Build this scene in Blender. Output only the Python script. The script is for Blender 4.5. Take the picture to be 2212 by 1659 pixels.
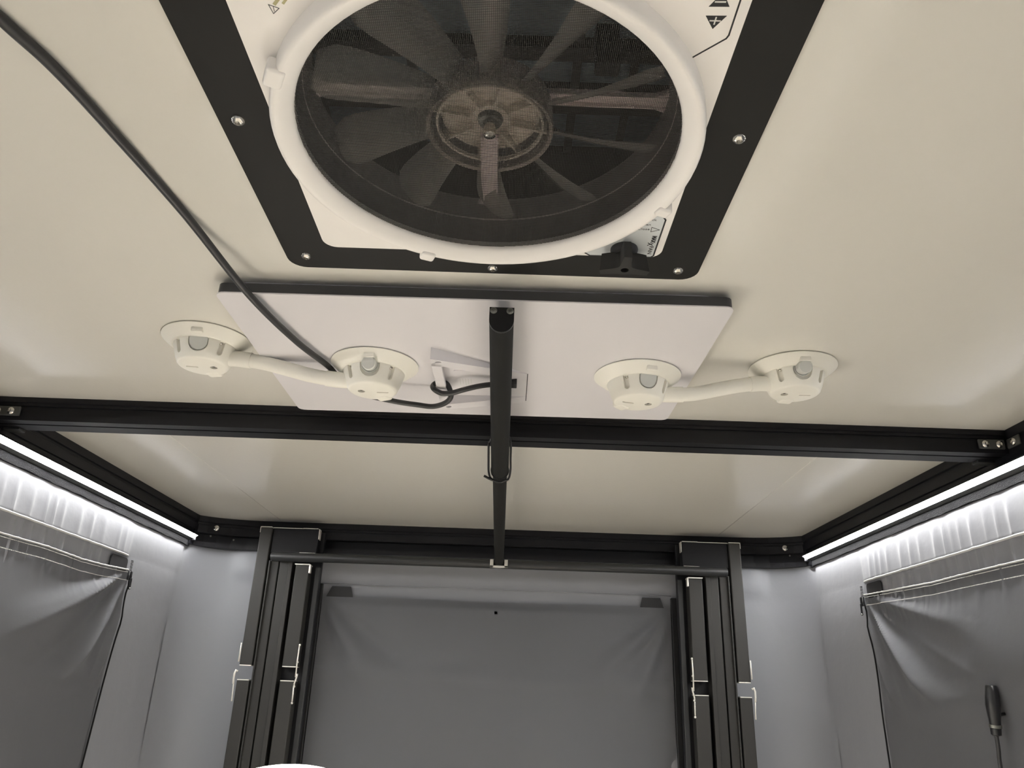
import bpy, bmesh, math, random
from mathutils import Vector, Matrix

# ------------------------------------------------------------------ reset
for o in list(bpy.data.objects):
    bpy.data.objects.remove(o, do_unlink=True)
SC = bpy.context.scene
COL = SC.collection
EYE = 1.5            # the photographer's eye is 1.5 m above the camper floor; heights below are relative to it
PI = math.pi
rnd = random.Random(7)

# ------------------------------------------------------------------ camera
FPX = 1637.18
def camera():
    p, r, y = (math.radians(a) for a in (22.084, 2.012, 0.191))
    B = Matrix(((1, 0, 0), (0, 0, -1), (0, 1, 0)))
    Rz = Matrix(((math.cos(y), math.sin(y), 0), (-math.sin(y), math.cos(y), 0), (0, 0, 1)))
    Rx = Matrix(((1, 0, 0), (0, math.cos(p), math.sin(p)), (0, -math.sin(p), math.cos(p))))
    Rr = Matrix(((math.cos(r), -math.sin(r), 0), (math.sin(r), math.cos(r), 0), (0, 0, 1)))
    M = Rr @ B @ Rx @ Rz                      # world -> (right, down, forward)
    R = Matrix((M[0], -M[1], -M[2])).transposed()
    cd = bpy.data.cameras.new('camera')
    cd.sensor_fit = 'HORIZONTAL'; cd.sensor_width = 36.0
    cd.lens = FPX / 2212 * 36.0
    cd.clip_start = 0.02
    c = bpy.data.objects.new('camera', cd); COL.objects.link(c)
    c.matrix_world = Matrix.Translation((0, 0, EYE)) @ R.to_4x4()
    SC.camera = c
camera()

# ------------------------------------------------------------------ world and exposure
LED_STRENGTH = 84.0
LAMP_STRENGTH = 8.0
LOWER_STRENGTH = 86.0
w = bpy.data.worlds.new('night'); SC.world = w
w.use_nodes = True
w.node_tree.nodes['Background'].inputs[0].default_value = (0.01, 0.012, 0.018, 1)
w.node_tree.nodes['Background'].inputs[1].default_value = 0.3
SC.view_settings.view_transform = 'Standard'
SC.view_settings.look = 'None'
SC.view_settings.gamma = 1.0
SC.view_settings.use_curve_mapping = False
SC.view_settings.exposure = 0.16

# ------------------------------------------------------------------ materials
MATS = {}
def mat(name, col, rough=0.5, metal=0.0, spec=0.5, bump=None, alpha=None, emit=None, noise=None, coat=0.0, sheen=0.0):
    m = bpy.data.materials.new(name); m.use_nodes = True
    nt = m.node_tree; b = nt.nodes['Principled BSDF']
    b.inputs['Base Color'].default_value = (*col, 1)
    b.inputs['Roughness'].default_value = rough
    b.inputs['Metallic'].default_value = metal
    b.inputs['Specular IOR Level'].default_value = spec
    b.inputs['Coat Weight'].default_value = coat
    b.inputs['Sheen Weight'].default_value = sheen
    tc = nt.nodes.new('ShaderNodeTexCoord')
    if noise:                                  # (scale, amount) gentle colour variation
        n = nt.nodes.new('ShaderNodeTexNoise'); n.inputs['Scale'].default_value = noise[0]
        n.inputs['Detail'].default_value = 5
        nt.links.new(tc.outputs['Object'], n.inputs['Vector'])
        mx = nt.nodes.new('ShaderNodeMix'); mx.data_type = 'RGBA'
        a = noise[1]
        mx.inputs['A'].default_value = (*[max(0, c * (1 - a)) for c in col], 1)
        mx.inputs['B'].default_value = (*[min(1, c * (1 + a)) for c in col], 1)
        nt.links.new(n.outputs['Fac'], mx.inputs['Factor'])
        nt.links.new(mx.outputs['Result'], b.inputs['Base Color'])
    if bump:                                   # (scale, strength, distance[, stretch])
        n = nt.nodes.new('ShaderNodeTexNoise'); n.inputs['Scale'].default_value = bump[0]
        n.inputs['Detail'].default_value = 4
        src = tc.outputs['Object']
        if len(bump) > 3:
            mp = nt.nodes.new('ShaderNodeMapping'); mp.inputs['Scale'].default_value = bump[3]
            nt.links.new(src, mp.inputs['Vector']); src = mp.outputs['Vector']
        nt.links.new(src, n.inputs['Vector'])
        bp = nt.nodes.new('ShaderNodeBump'); bp.inputs['Strength'].default_value = bump[1]
        bp.inputs['Distance'].default_value = bump[2]
        nt.links.new(n.outputs['Fac'], bp.inputs['Height'])
        nt.links.new(bp.outputs['Normal'], b.inputs['Normal'])
    if alpha is not None:
        b.inputs['Alpha'].default_value = alpha
    if emit:
        b.inputs['Emission Color'].default_value = (*emit[0], 1)
        b.inputs['Emission Strength'].default_value = emit[1]
    MATS[name] = m
    return m

mat('ceiling_gelcoat', (0.76, 0.74, 0.68), 0.14, bump=(150, 0.06, 0.002, (1.0, 0.45, 1.0)), noise=(2.0, 0.02))
mat('dish_white', (0.74, 0.72, 0.74), 0.5)
mat('dish_edge', (0.035, 0.036, 0.04), 0.5)
mat('fan_white', (0.94, 0.91, 0.87), 0.45)
mat('cup_white', (0.90, 0.88, 0.80), 0.5)
mat('cup_grey', (0.62, 0.63, 0.60), 0.5)
mat('black_board', (0.008, 0.0075, 0.0065), 0.6, spec=0.3, bump=(400, 0.1, 0.0005))
mat('black_metal', (0.006, 0.006, 0.008), 0.45, spec=0.28)
mat('post_metal', (0.026, 0.025, 0.023), 0.55)
mat('tube_black', (0.022, 0.023, 0.024), 0.45)
mat('pole_grey', (0.010, 0.010, 0.009), 0.8, spec=0.22)
mat('cap_black', (0.004, 0.004, 0.005), 0.4)
mat('bare_metal', (0.86, 0.83, 0.77), 0.4, metal=0.55)
mat('steel', (0.62, 0.60, 0.56), 0.22, metal=1.0)
mat('dark_steel', (0.20, 0.20, 0.18), 0.4, metal=0.8)
mat('bracket_grey', (0.10, 0.10, 0.095), 0.45, metal=0.6)
mat('fabric_grey', (0.238, 0.243, 0.266), 0.55, sheen=0.15, bump=(16, 0.22, 0.006), noise=(3.0, 0.05))
mat('piping_grey', (0.55, 0.55, 0.54), 0.6)
mat('thread', (0.70, 0.70, 0.68), 0.7)
mat('zip_black', (0.008, 0.008, 0.009), 0.5)
mat('tab_black', (0.018, 0.018, 0.020), 0.6)
mat('loop_tape', (0.020, 0.020, 0.023), 0.95, bump=(500, 1.0, 0.004), noise=(350, 0.6))
mat('rubber_cable', (0.022, 0.022, 0.023), 0.45)
mat('plug_black', (0.010, 0.010, 0.011), 0.3)
mat('mesh_wire', (0.018, 0.017, 0.016), 0.6)
mat('smoke_plastic', (0.62, 0.60, 0.55), 0.25, alpha=0.58)
mat('hub_plastic', (0.50, 0.44, 0.39), 0.35, alpha=0.8)
mat('hub_beige', (0.80, 0.72, 0.62), 0.45)
mat('strut_mauve', (0.86, 0.75, 0.73), 0.45)
mat('duct_grey', (0.20, 0.185, 0.17), 0.45)
mat('lid_dark', (0.14, 0.19, 0.22), 0.5)
mat('lid_black', (0.004, 0.004, 0.004), 0.6)
mat('brass', (0.45, 0.33, 0.12), 0.4, metal=0.7)
mat('decal_grey', (0.64, 0.67, 0.68), 0.4)
mat('decal_white', (0.74, 0.73, 0.68), 0.4)
mat('ink_black', (0.010, 0.010, 0.012), 0.5)
mat('knob_black', (0.016, 0.015, 0.014), 0.55, spec=0.4)
mat('ink_grey', (0.10, 0.10, 0.10), 0.5)
mat('ink_yellow', (0.45, 0.42, 0.22), 0.5)
mat('body_white', (0.72, 0.71, 0.67), 0.5, noise=(4, 0.03))
mat('floor_grey', (0.52, 0.47, 0.40), 0.6, noise=(6, 0.1))
mat('counter_wood', (0.34, 0.26, 0.18), 0.5, noise=(8, 0.2))
mat('led_diffuser', (0.9, 0.9, 0.9), 0.5, emit=((1.0, 0.99, 0.97), LED_STRENGTH))
mat('lamp_glow', (0.9, 0.85, 0.75), 0.5, emit=((1.0, 0.94, 0.84), LAMP_STRENGTH))
mat('lower_glow', (0.9, 0.85, 0.75), 0.5, emit=((1.0, 0.985, 0.96), LOWER_STRENGTH))

# ------------------------------------------------------------------ mesh helpers (points relative to eye height)
def tag(o, label=None, cat=None, group=None, kind=None):
    if label: o['label'] = label
    if cat: o['category'] = cat
    if group: o['group'] = group
    if kind: o['kind'] = kind
    return o
ROOT = {}
def empty(name, loc, label=None, cat=None, group=None, kind=None):
    o = bpy.data.objects.new(name, None); COL.objects.link(o)
    o.empty_display_size = 0.03
    L = Vector(loc) + Vector((0, 0, EYE)); o.location = L
    ROOT[o] = L
    return tag(o, label, cat, group, kind)
def obj(name, bm, m, parent=None, smooth=False, label=None, cat=None, group=None, kind=None, auto=None, base=None):
    """link the bmesh as one object; points are given relative to the eye point"""
    if parent is not None:
        L = ROOT[parent]
    elif base is not None:
        L = Vector(base) + Vector((0, 0, EYE))
    else:
        xs = [v.co for v in bm.verts]
        L = Vector(((min(v.x for v in xs) + max(v.x for v in xs)) / 2, (min(v.y for v in xs) + max(v.y for v in xs)) / 2, min(v.z for v in xs) + EYE))
    off = Vector((0, 0, EYE)) - L
    for v in bm.verts: v.co += off
    bmesh.ops.recalc_face_normals(bm, faces=bm.faces[:])
    me = bpy.data.meshes.new(name)
    bm.to_mesh(me); bm.free()
    if smooth:
        for p in me.polygons: p.use_smooth = True
        if auto is not None: me.set_sharp_from_angle(angle=math.radians(auto))
    me.materials.append(MATS[m] if isinstance(m, str) else m)
    o = bpy.data.objects.new(name, me); COL.objects.link(o)
    ROOT[o] = L
    if parent is not None: o.parent = parent
    else: o.location = L
    return tag(o, label, cat, group, kind)
def BM(): return bmesh.new()
def box(bm, x0, x1, y0, y1, z0, z1, bev=0.0, seg=2):
    vs = [bm.verts.new((x, y, z)) for x in (x0, x1) for y in (y0, y1) for z in (z0, z1)]
    idx = ((0, 1, 3, 2), (4, 6, 7, 5), (0, 4, 5, 1), (2, 3, 7, 6), (0, 2, 6, 4), (1, 5, 7, 3))
    fs = [bm.faces.new([vs[i] for i in f]) for f in idx]
    if bev > 0:
        es = {e for f in fs for e in f.edges}
        bmesh.ops.recalc_face_normals(bm, faces=fs)
        bmesh.ops.bevel(bm, geom=list(es), offset=bev, segments=seg, profile=0.5, affect='EDGES')
    return bm
def prism(bm, poly, z0, z1, bev=0.0):
    """2-D polygon (x, y) extruded in z"""
    a = [bm.verts.new((x, y, z0)) for x, y in poly]; b = [bm.verts.new((x, y, z1)) for x, y in poly]
    n = len(poly)
    fs = [bm.faces.new(a), bm.faces.new(b[::-1])]
    for i in range(n): fs.append(bm.faces.new((a[i], b[i], b[(i + 1) % n], a[(i + 1) % n])))
    if bev > 0:
        bmesh.ops.recalc_face_normals(bm, faces=fs)
        es = [e for e in bm.edges if e.is_valid and abs(e.verts[0].co.z - e.verts[1].co.z) < 1e-9 and e.verts[0] in a + b]
        bmesh.ops.bevel(bm, geom=es, offset=bev, segments=2, profile=0.5, affect='EDGES')
    return bm
def extrude_x(bm, poly, x0, x1):
    """2-D polygon (y, z) extruded in x"""
    a = [bm.verts.new((x0, y, z)) for y, z in poly]; b = [bm.verts.new((x1, y, z)) for y, z in poly]
    n = len(poly); bm.faces.new(a); bm.faces.new(b[::-1])
    for i in range(n): bm.faces.new((a[i], b[i], b[(i + 1) % n], a[(i + 1) % n]))
    return bm
def extrude_y(bm, poly, y0, y1):
    a = [bm.verts.new((x, y0, z)) for x, z in poly]; b = [bm.verts.new((x, y1, z)) for x, z in poly]
    n = len(poly); bm.faces.new(a); bm.faces.new(b[::-1])
    for i in range(n): bm.faces.new((a[i], b[i], b[(i + 1) % n], a[(i + 1) % n]))
    return bm
def rrect(x0, x1, y0, y1, r, n=6):
    pts = []
    for cx, cy, a0 in ((x1 - r, y1 - r, 0), (x0 + r, y1 - r, 90), (x0 + r, y0 + r, 180), (x1 - r, y0 + r, 270)):
        for i in range(n + 1):
            a = math.radians(a0 + 90 * i / n); pts.append((cx + r * math.cos(a), cy + r * math.sin(a)))
    return pts
def smooth_path(pts, sub=8):
    P = [Vector(p) for p in pts]; out = []
    for i in range(len(P) - 1):
        p0 = P[i - 1] if i else P[0] * 2 - P[1]; p1 = P[i]; p2 = P[i + 1]
        p3 = P[i + 2] if i + 2 < len(P) else P[-1] * 2 - P[-2]
        for k in range(sub):
            t = k / sub
            out.append(0.5 * ((2 * p1) + (p2 - p0) * t + (2 * p0 - 5 * p1 + 4 * p2 - p3) * t * t + (3 * p1 - p0 - 3 * p2 + p3) * t ** 3))
    out.append(P[-1]); return out
def tube(bm, pts, r, n=12, cap=True):
    """r: number or list per point"""
    P = [Vector(p) for p in pts]; N = len(P)
    R = r if isinstance(r, (list, tuple)) else [r] * N
    rings = []; up = None
    for i, p in enumerate(P):
        d = (P[min(i + 1, N - 1)] - P[max(i - 1, 0)]).normalized()
        if up is None:
            up = Vector((0, 0, 1)) if abs(d.z) < 0.9 else Vector((0, 1, 0))
        s = d.cross(up)
        if s.length < 1e-6: s = d.cross(Vector((1, 0, 0)))
        s.normalize(); u = s.cross(d).normalized(); up = u
        rings.append([bm.verts.new(p + R[i] * (math.cos(a) * s + math.sin(a) * u)) for a in [2 * PI * k / n for k in range(n)]])
    for i in range(N - 1):
        for k in range(n):
            bm.faces.new((rings[i][k], rings[i][(k + 1) % n], rings[i + 1][(k + 1) % n], rings[i + 1][k]))
    if cap:
        bm.faces.new(rings[0][::-1]); bm.faces.new(rings[-1])
    return bm
def lathe(bm, prof, c=(0, 0, 0), n=32, axis='Z'):
    """prof: list of (r, h); closed where r == 0"""
    c = Vector(c); rings = []
    def pt(r, h, a):
        x, y = r * math.cos(a), r * math.sin(a)
        if axis == 'Z': return c + Vector((x, y, h))
        if axis == 'X': return c + Vector((h, x, y))
        return c + Vector((x, h, y))
    for r, h in prof:
        if r < 1e-9: rings.append([bm.verts.new(pt(0, h, 0))])
        else: rings.append([bm.verts.new(pt(r, h, 2 * PI * k / n)) for k in range(n)])
    for a, b in zip(rings, rings[1:]):
        for k in range(n):
            k2 = (k + 1) % n
            if len(a) == 1 and len(b) == 1: continue
            if len(a) == 1: bm.faces.new((a[0], b[k], b[k2]))
            elif len(b) == 1: bm.faces.new((a[k], a[k2], b[0]))
            else: bm.faces.new((a[k], a[k2], b[k2], b[k]))
    return bm
def grid(us, vs, f):
    bm = BM(); V = [[bm.verts.new(f(u, v)) for v in vs] for u in us]
    for i in range(len(us) - 1):
        for j in range(len(vs) - 1):
            bm.faces.new((V[i][j], V[i + 1][j], V[i + 1][j + 1], V[i][j + 1]))
    return bm
def frange(a, b, step):
    n = max(1, int(round(abs(b - a) / step))); return [a + (b - a) * i / n for i in range(n + 1)]
def oriented(bm, geom_fn, M):
    t = BM(); geom_fn(t)
    for v in t.verts: v.co = M @ v.co
    me = bpy.data.meshes.new('tmp'); t.to_mesh(me); t.free(); bm.from_mesh(me); bpy.data.meshes.remove(me)
    return bm
def basis(o, x, y, z):
    return Matrix(((x[0], y[0], z[0], o[0]), (x[1], y[1], z[1], o[1]), (x[2], y[2], z[2], o[2]), (0, 0, 0, 1)))
def capsule2d(w, h, n=8):
    r = w / 2; pts = []
    for i in range(n + 1):
        a = PI * i / n; pts.append((r * math.cos(a), h / 2 - r + r * math.sin(a)))
    for i in range(n + 1):
        a = PI + PI * i / n; pts.append((r * math.cos(a), -h / 2 + r + r * math.sin(a)))
    return pts
def cut(o, cutter_bm):
    """exact boolean difference, baked into the mesh (cutter in the coordinates of obj())"""
    L = ROOT[o]; off = Vector((0, 0, EYE)) - L
    for v in cutter_bm.verts: v.co += off
    bmesh.ops.recalc_face_normals(cutter_bm, faces=cutter_bm.faces[:])
    cm = bpy.data.meshes.new('cutter'); cutter_bm.to_mesh(cm); cutter_bm.free()
    c = bpy.data.objects.new('cutter', cm); COL.objects.link(c)
    c.matrix_world = Matrix.Translation(L); 
    if o.parent is None: pass
    bpy.context.view_layer.update()
    md = o.modifiers.new('cut', 'BOOLEAN'); md.operation = 'DIFFERENCE'; md.solver = 'EXACT'; md.object = c
    dg = bpy.context.evaluated_depsgraph_get()
    me = bpy.data.meshes.new_from_object(o.evaluated_get(dg))
    o.modifiers.remove(md); old = o.data; o.data = me; bpy.data.meshes.remove(old)
    bpy.data.objects.remove(c, do_unlink=True); bpy.data.meshes.remove(cm)
def text_mesh(name, s, size, origin, xdir, ydir, m, parent, width=None, thick=0.0002, shear=0.0, bold=0.0):
    """flat lettering: s starts at origin, reads along xdir, letter tops towards ydir"""
    cu = bpy.data.curves.new(name, 'FONT'); cu.body = s; cu.size = size; cu.shear = shear; cu.offset = bold * size
    cu.resolution_u = 3
    t = bpy.data.objects.new('tmp_text', cu); COL.objects.link(t)
    bpy.context.view_layer.update()
    dg = bpy.context.evaluated_depsgraph_get()
    me = bpy.data.meshes.new_from_object(t.evaluated_get(dg))
    bpy.data.objects.remove(t, do_unlink=True)
    bm = BM(); bm.from_mesh(me); bpy.data.meshes.remove(me)
    x = Vector(xdir).normalized(); y = Vector(ydir).normalized(); z = x.cross(y)
    if width:
        x0 = min(v.co.x for v in bm.verts); x1 = max(v.co.x for v in bm.verts)
        for v in bm.verts: v.co.x = (v.co.x - x0) * width / (x1 - x0)
    M = basis(origin, x, y, z)
    r = bmesh.ops.extrude_face_region(bm, geom=bm.faces[:])
    for e in r['geom']:
        if isinstance(e, bmesh.types.BMVert): e.co.z += thick
    for v in bm.verts: v.co = M @ v.co
    return obj(name, bm, m, parent)

XC = -0.029                                  # centre line of the camper
def mx(s, x): return x if s < 0 else 2 * XC - x

# ================================================================== STRUCTURE
FX, FY, FH = -0.032, 0.585, 0.2018           # fan centre and half size of its white plate
def build_ceiling():
    bm = BM(); xs = (-1.07, FX - FH + 0.004, FX + FH - 0.004, 1.02); ys = (-1.35, FY - FH + 0.004, FY + FH - 0.004, 2.62)
    for i in range(3):
        for j in range(3):
            if i == 1 and j == 1: continue
            box(bm, xs[i], xs[i + 1], ys[j], ys[j + 1], 0.5, 0.54)
    bmesh.ops.remove_doubles(bm, verts=bm.verts[:], dist=1e-5)
    seen = {}
    for f in bm.faces[:]:
        k = tuple(round(c, 4) for c in f.calc_center_median()); seen.setdefault(k, []).append(f)
    bmesh.ops.delete(bm, geom=[f for v in seen.values() if len(v) > 1 for f in v], context='FACES')
    c = obj('ceiling', bm, 'ceiling_gelcoat', kind='structure', label='glossy off-white roof panel of the camper')
    for x0, y0, x1, y1, nm in ((-0.758, 1.475, -0.7565, 2.5, 'panel_seam'), (0.668, 1.475, 0.689, 2.5, 'panel_seam')):
        b = BM(); tube(b, [(x0 + (x1 - x0) * t, y0 + (y1 - y0) * t, 0.5003) for t in (0, .5, 1)], 0.0011, 8)
        obj(nm, b, 'ceiling_gelcoat', c, smooth=True)
build_ceiling()

# ---- perimeter roof rails
def side_profile(s):
    P = [(-1.010, .5), (-1.010, .482), (-1.014, .480), (-1.014, .474), (-1.010, .472), (-1.010, .452), (-1.013, .450), (-1.013, .439),
         (-1.0085, .4385), (-1.0085, .4365), (-1.020, .4345), (-1.024, .4165), (-1.0225, .4155), (-1.0225, .397), (-1.062, .397), (-1.062, .5)]
    return [(mx(s, x), z) for x, z in P]
SIDE = {}
for s, nm, lab in ((-1, 'trim_1', 'black aluminium roof rail along the left fabric wall'), (1, 'trim_2', 'black aluminium roof rail along the right fabric wall')):
    bm = BM(); extrude_y(bm, side_profile(s), -1.3, 2.452)
    SIDE[s] = obj(nm, bm, 'black_metal', kind='structure', label=lab)
    # fuzzy fastening tape under the lamp
    def tape(u, v, s=s):
        return (mx(s, -1.0212 + 0.0003 * math.sin(u * 61) + 0.0002 * math.sin(u * 143)), u, 0.4152 - v * (0.0165 + 0.0006 * math.sin(u * 31) + 0.0006 * math.sin(u * 83 + 1)))
    bm = grid(frange(-1.2, 2.43, 0.012), (0, .5, 1), tape)
    bmesh.ops.solidify(bm, geom=bm.faces[:], thickness=0.0015)
    obj('fastener_tape', bm, 'loop_tape', SIDE[s], label='dark fuzzy grey tape')
def path_sweep(path, prof):
    """plan path (x, y), profile (offset to the left of travel, z)"""
    bm = BM(); rings = []
    P = [Vector(p) for p in path]
    for i, p in enumerate(P):
        d = (P[min(i + 1, len(P) - 1)] - P[max(i - 1, 0)]).normalized(); n = Vector((-d.y, d.x))
        rings.append([bm.verts.new((p.x + n.x * o, p.y + n.y * o, z)) for o, z in prof])
    k = len(prof)
    for a, b in zip(rings, rings[1:]):
        for j in range(k): bm.faces.new((a[j], a[(j + 1) % k], b[(j + 1) % k], b[j]))
    bm.faces.new(rings[0]); bm.faces.new(rings[-1][::-1])
    return bm
half = [(-1.010, 2.440), (-1.009, 2.462), (-0.985, 2.480), (-0.955, 2.495), (-0.915, 2.509), (-0.87, 2.518), (-0.82, 2.523), (-0.60, 2.525)]
bpath = half + [(mx(1, x), y) for x, y in half[::-1]]
bprof = [(0, .5), (0, .482), (.004, .480), (.004, .473), (0, .471), (0, .4475), (.002, .446), (.034, .446), (.034, .420), (.010, .419), (.010, .405), (.07, .405), (.07, .5)]
back = obj('trim_3', path_sweep(bpath, bprof), 'black_metal', kind='structure', label='black aluminium roof rail across the back wall with rounded corners')
def screw(name, c, nrm, r, parent, m='steel', h=None, socket=True):
    n = Vector(nrm).normalized(); a = Vector((1, 0, 0)) if abs(n.x) < .8 else Vector((0, 1, 0))
    x = n.cross(a).normalized(); y = n.cross(x)
    h = h or r * 0.55
    bm = BM(); oriented(bm, lambda t: lathe(t, [(0, -.001), (r, -.001), (r * 1.0, 0.15 * h), (r * .86, .6 * h), (r * .55, .95 * h), (r * .42, h), (r * .42, .35 * h), (0, .3 * h)], n=16), basis(c, x, y, n))
    o = obj(name, bm, m, parent, smooth=True, auto=35)
    return o
for c, nr in (((-.960, 2.489, .4650), (.35, -1, 0)), ((.902, 2.489, .4640), (-.35, -1, 0))):
    screw('rail_screw', c, nr, 0.0095, back, 'steel', 0.004)
for c in ((-.972, 2.484, .4375), (-.905, 2.510, .432), (.914, 2.484, .439)):
    screw('rivet', c, (0, -1, 0), 0.003, back, 'dark_steel', 0.002)

# ---- fabric walls
LEFTX, RIGHTX, BACKY, RAILZ = -1.030, 0.972, 2.565, -0.57
def ridge(t): return 1 - abs(math.sin(t))
def pleat(y, s):
    o = 0.7 if s > 0 else 0.0
    per = 0.045 if s > 0 else 0.055
    t = PI * (y / per + .35 * math.sin(15 * y + o) + .22 * math.sin(37 * y + 2 * o)) + o
    return ridge(t) ** 2.0 * (.55 + .45 * math.sin(23 * y + 3 * s) ** 2)
def sstep(a, b, x):
    t = min(1, max(0, (x - a) / (b - a))); return t * t * (3 - 2 * t)
WTOP, SEAMZ = 0.4015, 0.3075
YEND = {-1: 2.085, 1: 2.10}
def wall_depth(s, y, z):
    """how far the cloth stands into the room"""
    on = 1 - sstep(YEND[s] - .03, YEND[s] + .012, y)
    d = 0.0
    if z >= SEAMZ - 1e-6:
        f = (WTOP - z) / (WTOP - SEAMZ)
        bell = math.sin(PI * min(1, f * 1.0)) 
        d = on * (0.001 + 0.0045 * f ** 2 + .0042 * pleat(y, s) * sstep(.05, .7, f))
        d += 0.0055 * (1 - f)
    else:
        d = on * (0.0 + 0.0080 * pleat(y * 1.15 + .2, s) * sstep(SEAMZ - .20, SEAMZ - .04, z) * (1 - sstep(YEND[s] - .14, YEND[s] - .09, y)))
    d += 0.0035 * math.sin(5 * y + 7 * z + s) * sstep(.4, .2, z)
    return d
ZS = frange(WTOP, SEAMZ, .008)[:] + [SEAMZ - .0015] + frange(SEAMZ - .008, .20, .009) + frange(.17, RAILZ, .05)
for s, nm, X, lab in ((-1, 'wall_left', LEFTX, 'grey fabric tent wall on the left, gathered below the roof rail'), (1, 'wall_right', RIGHTX, 'grey fabric tent wall on the right, gathered below the roof rail')):
    ys = frange(-1.3, .9, .05)[:-1] + frange(.9, 2.16, .0055) + frange(2.18, 2.42, .03)
    bm = grid(ys, ZS, lambda y, z, s=s, X=X: (X - s * wall_depth(s, y, z), y, z))
    obj(nm, bm, 'fabric_grey', kind='structure', label=lab, smooth=True)
def back_path():
    R = 0.135; out = []
    for k in range(13):
        a = PI - (PI / 2) * k / 12
        out.append((LEFTX + R + R * math.cos(a), BACKY - R + R * math.sin(a)))
    n = 44
    for k in range(1, n): out.append((LEFTX + R + (RIGHTX - LEFTX - 2 * R) * k / n, BACKY))
    for k in range(13):
        a = PI / 2 - (PI / 2) * k / 12
        out.append((RIGHTX - R + R * math.cos(a), BACKY - R + R * math.sin(a)))
    return out
bp_ = [(LEFTX, 2.41)] + back_path() + [(RIGHTX, 2.41)]
def back_pt(i, z):
    x, y = bp_[i]
    w = 0.004 * math.sin(9 * x + 4 * z) * math.sin(6 * z + 1) * (1 if -.88 < x < .82 else .6)
    e = sstep(.30, .345, z) * 0.010
    return (x, y - w - e * (1 if -.9 < x < .85 else .2), z)
bm = grid(range(len(bp_)), frange(.408, .1, .016) + frange(.07, RAILZ, .04), back_pt)
obj('wall_back', bm, 'fabric_grey', kind='structure', label='grey fabric end wall behind the black lift posts', smooth=True)

# ---- hard camper body below the tent cloth and behind the photographer
def plain(name, dims, m, label, kind='structure'):
    bm = BM(); box(bm, *dims); return obj(name, bm, m, kind=kind, label=label)
plain('wall_lower_left', (-1.06, -1.02, -1.35, 2.62, -1.5, -.60), 'body_white', 'white hard lower wall of the camper body on the left')
plain('wall_lower_right', (.965, 1.005, -1.35, 2.62, -1.5, -.60), 'body_white', 'white hard lower wall of the camper body on the right')
plain('wall_lower_back', (-1.02, .965, 2.58, 2.62, -1.5, -.60), 'body_white', 'white hard lower wall of the camper body at the back')
plain('wall_front', (-1.06, 1.005, -1.35, -1.31, -1.5, .5), 'fabric_grey', 'grey wall behind the photographer')
plain('floor', (-1.06, 1.005, -1.35, 2.62, -1.54, -1.5), 'floor_grey', 'grey camper floor')
plain('trim_4', (-1.045, -.962, -1.31, 2.58, -.60, -.565), 'black_metal', 'black rail between left cloth and hard wall')
plain('trim_5', (.905, .990, -1.31, 2.58, -.60, -.565), 'black_metal', 'black rail between right cloth and hard wall')
plain('trim_6', (-.962, .905, 2.55, 2.59, -.60, -.565), 'black_metal', 'black rail between back cloth and hard wall')

# ================================================================== ROOF CROSSBAR
def crossbar():
    root = empty('roof_crossbar', (XC, 1.42, .4526), 'black slotted aluminium crossbar spanning the ceiling behind the white panel', 'crossbar')
    prof = [(1.385, .5), (1.385, .4895), (1.388, .4885), (1.388, .4830), (1.3915, .4825), (1.3915, .4715), (1.388, .471), (1.388, .4655), (1.385, .4645), (1.385, .4526),
            (1.408, .4526), (1.408, .4600), (1.414, .4600), (1.414, .4526), (1.449, .4526), (1.449, .5)]
    bm = BM(); extrude_x(bm, prof, -1.0095, .9515)
    obj('bar', bm, 'black_metal', root)
    for s, xs in ((-1, ((-1.0, -.950), (-.9665, -.9925))), (1, ((.8945, .9445), (.9063, .9335)))):
        b = BM(); box(b, xs[0][0], xs[0][1], 1.3805, 1.386, .4605, .4795, .002)
        pl = obj('angle_bracket', b, 'bracket_grey', root)
        for x in xs[1]: screw('bolt', (x, 1.3805, .4695), (0, -1, 0), 0.0075, pl, 'steel', 0.0045)
        b = BM(); xx = mx(s, -1.0095)
        box(b, min(xx, xx - s * .003), max(xx, xx - s * .003), 1.345, 1.3815, .4605, .4795, .001)
        pl = obj('angle_bracket', b, 'bracket_grey', root)
        screw('bolt', (xx - s * .003, 1.362, .4695), (-s, 0, 0), 0.0075, pl, 'steel', 0.0045)
        b = BM(); box(b, *sorted((mx(s, -1.008), mx(s, -.975))), 1.43, 1.452, .4475, .4530, .001)
        obj('end_cap', b, 'tube_black', root)
crossbar()

# ================================================================== LED STRIPS
for s, lab in ((-1, 'bright white light strip in the left roof rail above the window'), (1, 'bright white light strip in the right roof rail above the hanging cord')):
    root = empty('light_strip', (mx(s, -1.016), 1.2, .416), lab, 'light strip', 'light strips in the roof rails')
    P = [(-1.0000, .4318), (-1.0125, .4236), (-1.0135, .4250), (-1.0010, .4333)]
    bm = BM(); extrude_y(bm, [(mx(s, x), z) for x, z in P], -1.25, 2.449)
    obj('diffuser', bm, 'led_diffuser', root)
    H = [(-1.0100, .4390), (-1.0040, .4375), (-.9905, .4295), (-.9900, .4278), (-1.0000, .4321), (-1.0060, .4355), (-1.0100, .4357)]
    bm = BM(); extrude_y(bm, [(mx(s, x), z) for x, z in H], -1.25, 2.449)
    obj('added_light_shield', bm, 'black_metal', root)  # hood added to keep the strip's direct light off the ceiling
    K = [(-1.0125, .4232), (-1.0205, .4178), (-1.0235, .4168), (-1.0200, .4340), (-1.0060, .4352), (-1.0015, .4335), (-1.0138, .4251)]
    bm = BM(); extrude_y(bm, [(mx(s, x), z) for x, z in K], -1.25, 2.449)
    obj('channel', bm, 'tube_black', root)
    bm = BM(); box(bm, *sorted((mx(s, -1.0205), mx(s, -1.0045))), 2.449, 2.453, .417, .4348, .001)
    obj('end_cap', bm, 'black_metal', root)

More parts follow.
